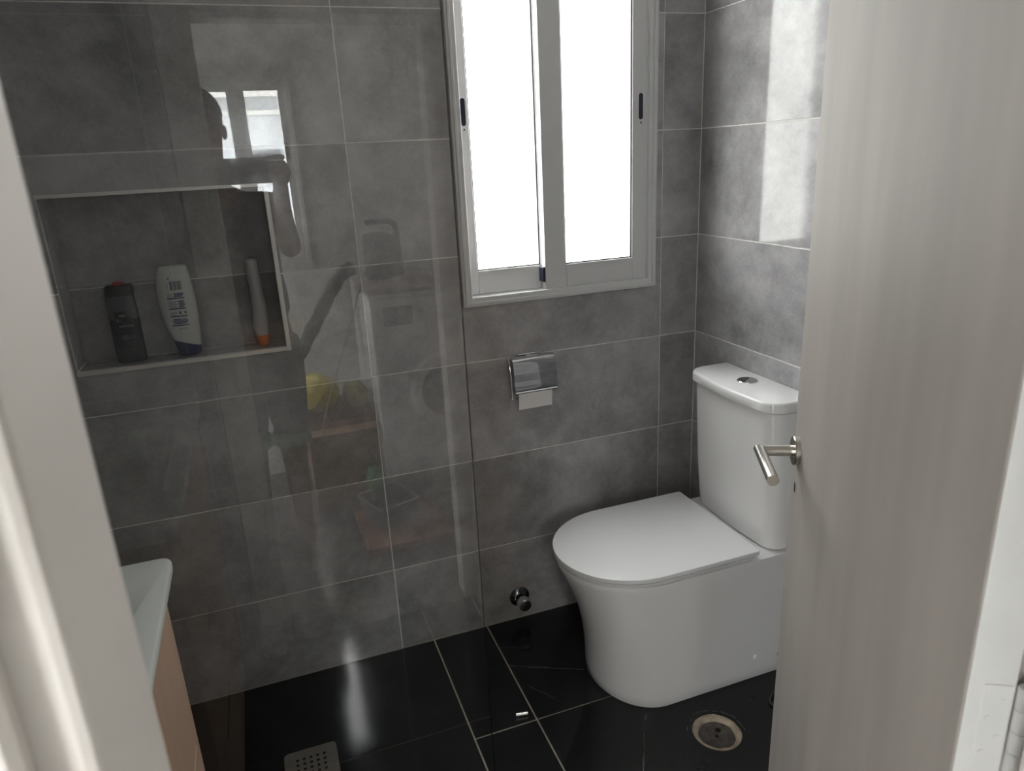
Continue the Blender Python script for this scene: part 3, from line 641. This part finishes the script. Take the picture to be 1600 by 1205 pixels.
front_patch(bm, tab, yb, 2.5, -1.461, -1.457, 1.0965, 1.1035, nz=1, nx=2); front_patch(bm, tab, yb, 2.5, -1.449, -1.445, 1.0965, 1.1035, nz=1, nx=2)
front_patch(bm, tab, yb, 2.5, -1.4735, -1.470, 1.1835, 1.1865, nz=1, nx=2)
mesh_obj('label_rules', bm, M['print_dark'], shm)['kind'] = 'stuff'
bm = bmesh.new()
for z0, z1, x0 in ((1.139, 1.1515, -1.4665), (1.1135, 1.131, -1.4600), (1.0725, 1.0885, -1.4790)):
    n = int((z1-z0)/.0034)
    for q in range(n): front_patch(bm, tab, yb, 2.5, x0+(.002 if q % 2 else 0), -1.4448-(.003 if q % 3 == 0 else 0), z0+q*.0034, z0+q*.0034+.0026, nz=1)
mesh_obj('label_text', bm, M['print'], shm)['kind'] = 'stuff'
bm = bmesh.new()
for z0, z1, x0, x1 in ((1.139, 1.1525, -1.4815, -1.4685), (1.1135, 1.131, -1.4815, -1.462), (1.094, 1.1065, -1.4815, -1.465), (1.0725, 1.0885, -1.4835, -1.4805), (1.156, 1.176, -1.4800, -1.4755), (1.0595, 1.0625, -1.470, -1.449)):
    n = max(1, int((z1-z0)/.0034))
    for q in range(n): front_patch(bm, tab, yb, 2.5, x0, x1-(.003 if q % 2 else 0), z0+q*.0034, z0+q*.0034+.0014, nz=1)
mesh_obj('label_text', bm, M['print_soft'], shm)['kind'] = 'stuff'
# shower gel
M['gel_grey'] = plain('smoky_grey_plastic', (.085, .088, .092), .25); M['gel_dark'] = plain('dark_gel_plastic', (.020, .020, .024), .25); M['red'] = plain('red_button', (.32, .045, .03), .4)
M['label_black'] = plain('black_label', (.008, .009, .011), .4); M['label_grey'] = plain('grey_label_print', (.16, .16, .165), .5)
gel = root('shower_gel_bottle', (-1.586, yb, ZN), 'dark shower gel bottle with black cap and red top button in niche', 'bottle')
gt = [(ZN, -1.6195, -1.5530, .018), (1.03, -1.6200, -1.5535, .019), (1.10, -1.6185, -1.5525, .019), (1.156, -1.6165, -1.5545, .018)]
bm = bmesh.new(); loft(bm, [sup_loop(z, a+e, b-e, d-e, yb, 3) for z, a, b, d, e in [(ZN+.001, -1.6195, -1.5530, .018, .002), (ZN+.003, *gt[0][1:], 0), (1.03, *gt[1][1:], 0), (1.0975, -1.6186, -1.5526, .019, 0)]]); mesh_obj('lower_body', bm, M['gel_dark'], gel, smooth=45)
bm = bmesh.new(); loft(bm, [sup_loop(z, a, b, d, yb, 3) for z, a, b, d in ((1.0975, -1.6186, -1.5526, .019), (1.125, -1.6178, -1.5535, .0187), (1.1535, -1.6165, -1.5545, .018))]); mesh_obj('upper_body', bm, M['gel_grey'], gel, smooth=45)
bm = bmesh.new(); loft(bm, [sup_loop(z, a, b, d, yb, 3) for z, a, b, d in ((1.1538, -1.6175, -1.5538, .0188), (1.165, -1.6168, -1.5528, .0185), (1.1765, -1.6145, -1.5530, .017), (1.1795, -1.609, -1.558, .012))]); cap = mesh_obj('cap', bm, M['black'], gel, smooth=45)
bm = bmesh.new(); loft(bm, [sup_loop(z, a, b, d, yb-.002, 2) for z, a, b, d in ((1.1785, -1.598, -1.5695, .0115), (1.183, -1.597, -1.5705, .0105), (1.1868, -1.592, -1.576, .006), (1.188, -1.587, -1.581, .002))]); mesh_obj('push_button', bm, M['red'], gel, smooth=60)
bm = bmesh.new(); front_patch(bm, gt, yb, 3, -1.6055, -1.5655, 1.022, 1.1025, nx=8, nz=6); front_patch(bm, gt, yb, 3, -1.6045, -1.5790, 1.1025, 1.1175, nx=5, nz=2, poly=None)
lb = mesh_obj('label', bm, M['label_black'], gel)
bm = bmesh.new()
for (x0, x1, z0, z1) in ((-1.5935, -1.581, 1.1035, 1.1095), (-1.600, -1.597, 1.094, 1.101), (-1.597, -1.5905, 1.094, 1.0955), (-1.598, -1.5655, 1.0795, 1.0825), (-1.5975, -1.572, 1.0832, 1.0840), (-1.5965, -1.5795, 1.056, 1.0585), (-1.597, -1.578, 1.0505, 1.0535), (-1.577, -1.568, 1.056, 1.0572), (-1.577, -1.568, 1.0525, 1.0537), (-1.598, -1.567, 1.0475, 1.0482), (-1.596, -1.571, 1.043, 1.0438), (-1.596, -1.569, 1.0385, 1.0395), (-1.598, -1.567, 1.0335, 1.0342), (-1.600, -1.568, 1.0245, 1.0255)):
    front_patch(bm, gt, yb, 3, x0, x1, z0, z1, off=.0008, nz=1, nx=4)
for k in range(8):
    t = math.pi*(.2+.6*k/7); front_patch(bm, gt, yb, 3, -1.5835+.010*math.cos(t)-.001, -1.5835+.010*math.cos(t)+.001, 1.0795+.009*math.sin(t), 1.0805+.009*math.sin(t), off=.0008, nx=1, nz=1)
mesh_obj('label_print', bm, M['label_grey'], gel)['kind'] = 'stuff'
# sun lotion tube seen edge on
M['tube_white'] = plain('white_tube', (.50, .50, .49), .3); M['orange'] = plain('orange_cap', (.62, .17, .05), .4)
tb = root('lotion_tube', (-1.277, yb, ZN), 'white squeeze tube standing on its orange cap, beside niche edge', 'tube')
tt = [(1.0175, -1.2925, -1.2625, .014), (1.036, -1.2970, -1.2605, .018), (1.06, -1.2955, -1.2580, .021), (1.0886, -1.2935, -1.2570, .023), (1.115, -1.2925, -1.2600, .024), (1.144, -1.2920, -1.2610, .026), (1.17, -1.2938, -1.2622, .028), (1.195, -1.2950, -1.2622, .030), (1.210, -1.2945, -1.2630, .031)]
bm = bmesh.new(); loft(bm, [sup_loop(1.0175+(1.21-1.0175)*k/20, *interp(tt, 1.0175+(1.21-1.0175)*k/20)[:2], interp(tt, 1.0175+(1.21-1.0175)*k/20)[2], yb, 2.2) for k in range(21)]+[sup_loop(1.2125, -1.291, -1.266, .029, yb, 2.2)]); mesh_obj('tube_body', bm, M['tube_white'], tb, smooth=50)
bm = bmesh.new(); loft(bm, [sup_loop(z, a, b, d, yb, 2) for z, a, b, d in ((ZN+.001, -1.2905, -1.2660, .0122), (ZN+.003, -1.2915, -1.2645, .0135), (1.015, -1.2935, -1.2600, .0165), (1.0172, -1.2925, -1.2610, .0155))]); mesh_obj('cap', bm, M['orange'], tb, smooth=50)

# ------------------------------------------------------------------ laundry things in the hall (seen mirrored in the glass)
M['appliance'] = plain('white_appliance', (.66, .66, .66), .3); M['display'] = plain('dark_display', (.012, .013, .015), .15); M['smoked'] = plain('smoked_door_glass', (.02, .021, .023), .08)
wm = root('washing_machine', (-.57, -2.62, 0), 'white front-loading washing machine by the hall window wall', 'washing machine')
WX0, WX1, WY0, WY1 = -.87, -.275, -2.925, -2.36
mesh_obj('body', bx(WX0, WX1, WY0, WY1, .012, .905, bev=.006, seg=2), M['appliance'], wm)
mesh_obj('top_panel', bx(WX0-.003, WX1+.003, WY0, WY1+.004, .9055, .928, bev=.005, seg=2), M['appliance'], wm)
mesh_obj('display', bx(-.82, -.70, WY1, WY1+.003, .795, .872, bev=.001), M['display'], wm)
mesh_obj('detergent_drawer', bx(-.50, -.33, WY1, WY1+.006, .79, .88, bev=.003), M['appliance'], wm)
Mk = frame_M((-.623, WY1, .838), (-1, 0, 0), (0, 0, 1), (0, 1, 0)); bm = bmesh.new(); lathe(bm, [(.030, 0), (.030, .012), (.026, .020), (.01, .021)], Mk, 28); mesh_obj('knob', bm, M['appliance'], wm, smooth=40)
Mk = frame_M((-.575, WY1, .50), (-1, 0, 0), (0, 0, 1), (0, 1, 0)); bm = bmesh.new(); lathe(bm, [(.165, .0), (.165, .012), (.150, .030), (.125, .034), (.118, .020)], Mk, 48, True, False); dd = mesh_obj('door_ring', bm, M['appliance'], wm, smooth=40)
bm = bmesh.new(); lathe(bm, [(.120, .018), (.10, .026), (.05, .034), (.01, .036)], Mk, 40); mesh_obj('door_glass', bm, M['smoked'], dd, smooth=60)
for fx in (WX0+.05, WX1-.05):
    for fy in (WY0+.05, WY1-.05): bm = bmesh.new(); lathe(bm, [(.02, -.001), (.02, .012)], frame_M((fx, fy, 0), (1, 0, 0), (0, 1, 0), (0, 0, 1)), 14); mesh_obj('foot', bm, M['black'], wm)
M['pink'] = plain('pale_pink_towel', (.42, .33, .34), .95, var=.15, scale=60, bump=.3)
bm = bmesh.new(); nx, ny = 22, 10; g = []
for j in range(ny+1):
    row = []
    for i in range(nx+1):
        x = -.90+.33*i/nx; y = -2.62+.27*j/ny
        z = .9305+.010*(1+math.sin(x*43+y*17))*.5+.006*math.sin(y*60+x*9)+.012
        if y > -2.352: z -= (y+2.352)*.2
        if x < -.876: z -= (-.876-x)*.5
        row.append(bm.verts.new((x, y, z)))
    g.append(row)
for j in range(ny):
    for i in range(nx): bm.faces.new((g[j][i], g[j][i+1], g[j+1][i+1], g[j+1][i]))
bmesh.ops.solidify(bm, geom=bm.faces[:], thickness=.010)
tag(mesh_obj('towel', bm, M['pink'], smooth=60), 'pale pink towel folded on the washing machine', 'towel')
bg_ = root('appliance_box', (-.735, -2.79, .93), 'black upright box with bent handle standing on the washing machine', 'box')
mesh_obj('body', bx(-.80, -.675, -2.88, -2.70, .929, 1.125, bev=.02, seg=3), M['black'], bg_)
bm = bmesh.new(); tube(bm, smooth_path([(-.80, -2.72, 1.182), (-.72, -2.72, 1.184), (-.680, -2.72, 1.175), (-.668, -2.72, 1.145), (-.663, -2.72, 1.03), (-.660, -2.72, .945)], 5), .012, 12); mesh_obj('handle', bm, M['black'], bg_, smooth=50)
mesh_obj('base', bx(-.81, -.65, -2.885, -2.69, .9285, .946, bev=.004), M['black'], bg_)
bm = bmesh.new(); tube(bm, smooth_path([(-.875, -2.74, .99), (-.94, -2.72, .955), (-1.045, -2.70, .80), (-1.14, -2.68, .66), (-1.195, -2.66, .57), (-1.21, -2.66, .42)], 6), [.030+.004*math.sin(i*1.9) for i in range(31)], 14); tag(mesh_obj('vacuum_hose', bm, M['black'], smooth=60), 'thick black hose hanging down beside the washing machine', 'hose')
M['cord'] = plain('pale_cord', (.55, .52, .46), .7)
bm = bmesh.new(); tube(bm, smooth_path([(-.812, -2.32, 1.150), (-.823, -2.315, 1.171), (-.834, -2.315, 1.14), (-.914, -2.31, .946), (-1.0, -2.30, .73), (-1.091, -2.30, .502), (-1.135, -2.30, .36)], 6), .0028, 8); tag(mesh_obj('cord', bm, M['cord'], smooth=60), 'thin pale cord strung down past the washing machine', 'cord')
M['card'] = plain('brown_cardboard', (.30, .17, .10), .85, var=.12, scale=8); M['yellow'] = plain('yellow_plastic_bag', (.62, .50, .04), .45)
cb = root('cardboard_box', (-1.0, -2.6, 0), 'brown cardboard box on the hall floor under the window', 'box')
bm = bmesh.new(); ring_mesh(bm, -1.17, -.885, 0, 0, 0, 0, 0, 0, 0, 0) if False else None
bm.free()
bm = bmesh.new()
for a in ((-1.17, -.885, -2.44, -2.434), (-1.17, -.885, -2.80, -2.794), (-1.17, -1.164, -2.794, -2.44), (-.891, -.885, -2.794, -2.44)): box(bm, a[0], a[1], a[2], a[3], .001, .40)
box(bm, -1.164, -.891, -2.794, -2.44, .001, .008); mesh_obj('walls', bm, M['card'], cb)
for (x0, x1, y0, y1, z0, z1) in ((-1.168, -.887, -2.434, -2.35, .37, .376), (-1.26, -1.171, -2.79, -2.44, .37, .376)): mesh_obj('flap', bx(x0, x1, y0, y1, z0, z1), M['card'], cb)
def crumple(name, label, cat, c, r, mat, seed):
    rnd = random.Random(seed); bm = bmesh.new(); bmesh.ops.create_icosphere(bm, subdivisions=3, radius=1)
    ph_ = [(rnd.uniform(3, 7), rnd.uniform(0, 6), Vector((rnd.uniform(-1, 1), rnd.uniform(-1, 1), rnd.uniform(-1, 1))).normalized()) for _ in range(7)]
    for v in bm.verts:
        d = v.co.normalized(); s = 1+sum(.09*abs(math.sin(f*d.dot(a)+p)) for f, p, a in ph_)-.25
        v.co = Vector((c[0]+d.x*r[0]*s, c[1]+d.y*r[1]*s, c[2]+d.z*r[2]*s))
    return tag(mesh_obj(name, bm, mat, smooth=30), label, cat)
crumple('plastic_bag', 'crumpled yellow plastic bag lying in the cardboard box', 'bag', (-1.10, -2.56, .500), (.075, .075, .070), M['yellow'], 3)
M['yellow2'] = plain('dull_yellow_cloth', (.42, .36, .12), .8)
crumple('cleaning_cloth', 'dull yellow cleaning cloth heaped in the cardboard box', 'cloth', (-.945, -2.56, .47), (.045, .06, .05), M['yellow2'], 5)
M['green'] = plain('green_plastic', (.10, .30, .10), .5)
crumple('green_sponge', 'green sponge pad between the cardboard box and washing machine', 'sponge', (-.93, -2.30, .17), (.035, .03, .055), M['green'], 8)
tag(mesh_obj('cardboard_sheet', bx(-1.03, -.69, -2.33, -1.98, -.0005, .028, bev=.002), plain('reddish_cardboard', (.36, .17, .11), .8, var=.15, scale=10)), 'flat reddish brown cardboard pack lying on the hall floor', 'cardboard')
ty = root('plastic_tray', (-.9, -2.215, .0285), 'shallow grey plastic tray lying on the reddish cardboard', 'tray', rz=math.radians(-17))
M['tray'] = plain('grey_tray', (.19, .19, .19), .4); M['tray_rim'] = plain('pale_tray_rim', (.42, .42, .42), .4)
bm = bmesh.new(); loft(bm, [[(x, y, z) for x, y in rrect(-.09*s, .09*s, -.10*s, .10*s, .012)] for s, z in ((.86, .0), (1.0, .085), (1.05, .087), (1.05, .092), (.95, .092), (.82, .012))], True, True); mesh_obj('tray_body', bm, M['tray'], ty, smooth=40, local=True)
bm = bmesh.new(); loft(bm, [[(x, y, z) for x, y in rrect(-.09*s, .09*s, -.10*s, .10*s, .012)] for s, z in ((1.06, .0925), (1.06, .095), (.94, .095), (.94, .0925))], False, False); mesh_obj('tray_rim', bm, M['tray_rim'], ty, local=True)
# outside the hall window
M['render_wall'] = plain('outdoor_white_render', (.82, .82, .80), .8); M['ochre'] = plain('ochre_pillar', (.62, .38, .14), .8); M['bluegrey'] = plain('blue_grey_render', (.72, .75, .80), .8); M['rail'] = plain('grey_rail', (.20, .21, .23), .5)
tag(mesh_obj('terrace_ground', bx(-6, 2.5, -9, -3.06, -.1, -.01), M['render_wall']), 'pale terrace outside the hall window', 'ground', kind='structure')
tag(mesh_obj('parapet_wall', bx(-3, 1, -4.9, -4.7, -.01, 1.15, bev=.01), M['render_wall']), 'white parapet wall outside the hall window', 'wall')
nb = root('neighbour_building', (-1.0, -8, 0), 'pale neighbouring building beyond the terrace', 'building')
mesh_obj('wall', bx(-3.2, .9, -8.6, -8.2, -.01, 2.62), M['bluegrey'], nb)
for z0, z1 in ((2.62, 2.72), (2.16, 2.22), (1.98, 2.02)): mesh_obj('ledge', bx(-3.2, .9, -8.19, -8.05, z0, z1), M['render_wall'], nb)
for x in (-1.05, -.35): 
    w_ = mesh_obj('window', bx(x-.22, x+.22, -8.195, -8.17, 1.30, 1.62), M['rail'], nb); mesh_obj('pane', bx(x-.18, x+.18, -8.168, -8.16, 1.34, 1.58), M['display'], w_)
tag(mesh_obj('ochre_pillar', bx(-1.62, -1.42, -5.6, -5.4, -.01, 3.2, bev=.01), M['ochre']), 'ochre painted pillar outside the hall window', 'pillar')
rl = root('railing', (-.95, -5.2, 0), 'thin grey metal railing on the terrace', 'railing')
for x in (-1.22, -.7, -.2): mesh_obj('post', bx(x-.012, x+.012, -5.21, -5.19, -.01, 1.42), M['rail'], rl)
mesh_obj('top_rail', bx(-1.22, .3, -5.215, -5.185, 1.42, 1.45), M['rail'], rl)

# ------------------------------------------------------------------ the photographer (mirrored in the glass)
M['skin'] = plain('brown_skin', (.22, .125, .085), .45, var=.06, scale=12); M['hair'] = plain('dark_hair', (.010, .009, .008), .6); M['shirt'] = plain('dark_shirt', (.028, .028, .030), .9); M['shorts'] = plain('dark_grey_shorts', (.06, .06, .062), .9)
M['hem'] = plain('green_hem', (.08, .30, .09), .8); M['hem2'] = plain('pale_green_hem', (.16, .24, .19), .8)
def skin_mesh(verts, edges, radii, rootv=0, sub=2):
    me = bpy.data.meshes.new('sk'); me.from_pydata([Vector(v) for v in verts], edges, []); o = bpy.data.objects.new('sk', me); COL.objects.link(o)
    md = o.modifiers.new('s', 'SKIN'); sv_ = me.skin_vertices[0].data
    for i, r in enumerate(radii): sv_[i].radius = (r, r) if not isinstance(r, tuple) else r; sv_[i].use_root = (i == rootv)
    md.use_smooth_shade = True; s = o.modifiers.new('d', 'SUBSURF'); s.levels = sub; s.render_levels = sub
    dg = bpy.context.evaluated_depsgraph_get(); dg.update(); m2 = bpy.data.meshes.new_from_object(o.evaluated_get(dg)); bpy.data.objects.remove(o)
    b = bmesh.new(); b.from_mesh(m2); return b
def person():
    r = root('person', (-1.30, -2.24, 0), 'person in dark shirt and grey shorts holding up a phone in the hall', 'person')
    V = [(-1.30, -2.26, .80), (-1.31, -2.265, .95), (-1.325, -2.26, 1.12), (-1.34, -2.245, 1.27), (-1.36, -2.22, 1.365), (-1.372, -2.19, 1.43), (-1.382, -2.165, 1.53), (-1.385, -2.155, 1.60),
         (-1.19, -2.245, 1.285), (-1.143, -2.13, 1.145), (-1.163, -2.00, 1.29), (-1.160, -1.925, 1.395),
         (-1.50, -2.245, 1.285), (-1.53, -2.12, 1.115), (-1.43, -1.98, 1.29), (-1.362, -1.915, 1.385),
         (-1.235, -2.25, .74), (-1.235, -2.215, .42), (-1.235, -2.25, .09), (-1.225, -2.13, .03),
         (-1.375, -2.25, .74), (-1.38, -2.215, .42), (-1.385, -2.25, .09), (-1.395, -2.13, .03)]
    E_ = [(0, 1), (1, 2), (2, 3), (3, 4), (4, 5), (5, 6), (6, 7), (3, 8), (8, 9), (9, 10), (10, 11), (3, 12), (12, 13), (13, 14), (14, 15), (0, 16), (16, 17), (17, 18), (18, 19), (0, 20), (20, 21), (21, 22), (22, 23)]
    R_ = [.13, .125, .13, .12, .055, .05, (.075, .092), (.07, .085), .050, .036, .031, .023, .050, .036, .031, .023, .085, .055, .036, .032, .085, .055, .036, .032]
    b = skin_mesh(V, E_, R_)
    # nose, ears, hands with five fingers each, gripping the phone edges
    for c, s in (((-1.382, -2.062, 1.545), .011), ((-1.302, -2.165, 1.545), .014), ((-1.462, -2.165, 1.545), .014)):
        q = bmesh.ops.create_icosphere(b, subdivisions=2, radius=s); 
        for v in q['verts']: v.co = Vector((v.co.x*.7, v.co.y, v.co.z*1.7))+Vector(c)
    for sx, hx in ((1, -1.158), (-1, -1.362)):
        px = -1.181 if sx > 0 else -1.339
        tube(b, [(hx, -1.928, 1.392), (hx+sx*.004, -1.912, 1.412), (hx-sx*.0, -1.902, 1.440)], [.026, .030, .022], 12)
        for k, zz_ in enumerate((1.458, 1.441, 1.424, 1.407)):
            ln = (.9, 1, .95, .8)[k]
            tube(b, smooth_path([(hx+sx*.006, -1.906, zz_-.006), (hx+sx*.010, -1.890, zz_), (px+sx*.009, -1.8815, zz_), (px-sx*.010*ln, -1.8745, zz_)], 4), [.0085]*4+[.008]*4+[.007]*5, 8)
        tube(b, smooth_path([(hx-sx*.004, -1.918, 1.404), (px-sx*.002, -1.908, 1.400), (px-sx*.020, -1.8995, 1.412)], 4), [.010]*4+[.009]*5, 8)
    body = mesh_obj('body', b, M['skin'], r, smooth=60)
    bm = bmesh.new(); bmesh.ops.create_uvsphere(bm, u_segments=24, v_segments=16, radius=1)
    for v in list(bm.verts):
        if v.co.z < -.15 and v.co.y > -.2 or v.co.z < -.75: bm.verts.remove(v)
    for v in bm.verts: v.co = Vector((-1.384+v.co.x*.086, -2.172+v.co.y*.103, 1.595+v.co.z*.095))
    mesh_obj('hair', bm, M['hair'], r, smooth=60)
    bm = bmesh.new()
    for ex in (-1.413, -1.351):
        tube(bm, [(ex+.024*math.cos(2*math.pi*k/16), -2.058, 1.562+.017*math.sin(2*math.pi*k/16)) for k in range(17)], .0022, 6)
    tube(bm, [(-1.389, -2.058, 1.565), (-1.375, -2.058, 1.565)], .002, 6)
    for ex, s in ((-1.437, -1), (-1.327, 1)): tube(bm, [(ex, -2.06, 1.565), (ex+s*.022, -2.10, 1.562), (ex+s*.024, -2.16, 1.556)], .002, 6)
    mesh_obj('glasses', bm, M['black'], r)
    V2 = [(-1.30, -2.26, .86), (-1.31, -2.265, .97), (-1.325, -2.26, 1.12), (-1.34, -2.245, 1.27), (-1.355, -2.225, 1.345), (-1.19, -2.245, 1.285), (-1.152, -2.19, 1.20), (-1.50, -2.245, 1.285), (-1.518, -2.175, 1.19)]
    bs = skin_mesh(V2, [(0, 1), (1, 2), (2, 3), (3, 4), (3, 5), (5, 6), (3, 7), (7, 8)], [.150, .145, .148, .135, .075, .075, .068, .075, .068], 2)
    mesh_obj('shirt', bs, M['shirt'], r, smooth=60)
    V3 = [(-1.30, -2.26, .88), (-1.30, -2.26, .80), (-1.235, -2.25, .74), (-1.235, -2.225, .55), (-1.235, -2.218, .45), (-1.375, -2.25, .74), (-1.378, -2.225, .55), (-1.38, -2.218, .45)]
    bs = skin_mesh(V3, [(0, 1), (1, 2), (2, 3), (3, 4), (1, 5), (5, 6), (6, 7)], [.15, .152, .10, .078, .070, .10, .078, .070], 1)
    sho = mesh_obj('shorts', bs, M['shorts'], r, smooth=60)
    for hx, mm in ((-1.235, 'hem2'), (-1.38, 'hem')):
        bm = bmesh.new(); lathe(bm, [(.062, .425), (.072, .428), (.0725, .47), (.068, .475)], frame_M((hx, -2.217, 0), (1, 0, 0), (0, 1, 0), (0, 0, 1)), 24, False, False); mesh_obj('hem', bm, M[mm], sho, smooth=50)
    return r
person()
pn = root('phone', (-1.26, -1.884, 1.385), 'dark phone held up in landscape in front of the photographer', 'phone')
mesh_obj('case', bx(-1.338, -1.182, -1.893, -1.8845, 1.384, 1.460, bev=.003, seg=2), M['black'], pn)
mesh_obj('camera_bar', bx(-1.292, -1.262, -1.8842, -1.8815, 1.386, 1.458, bev=.0008), M['display'], pn)
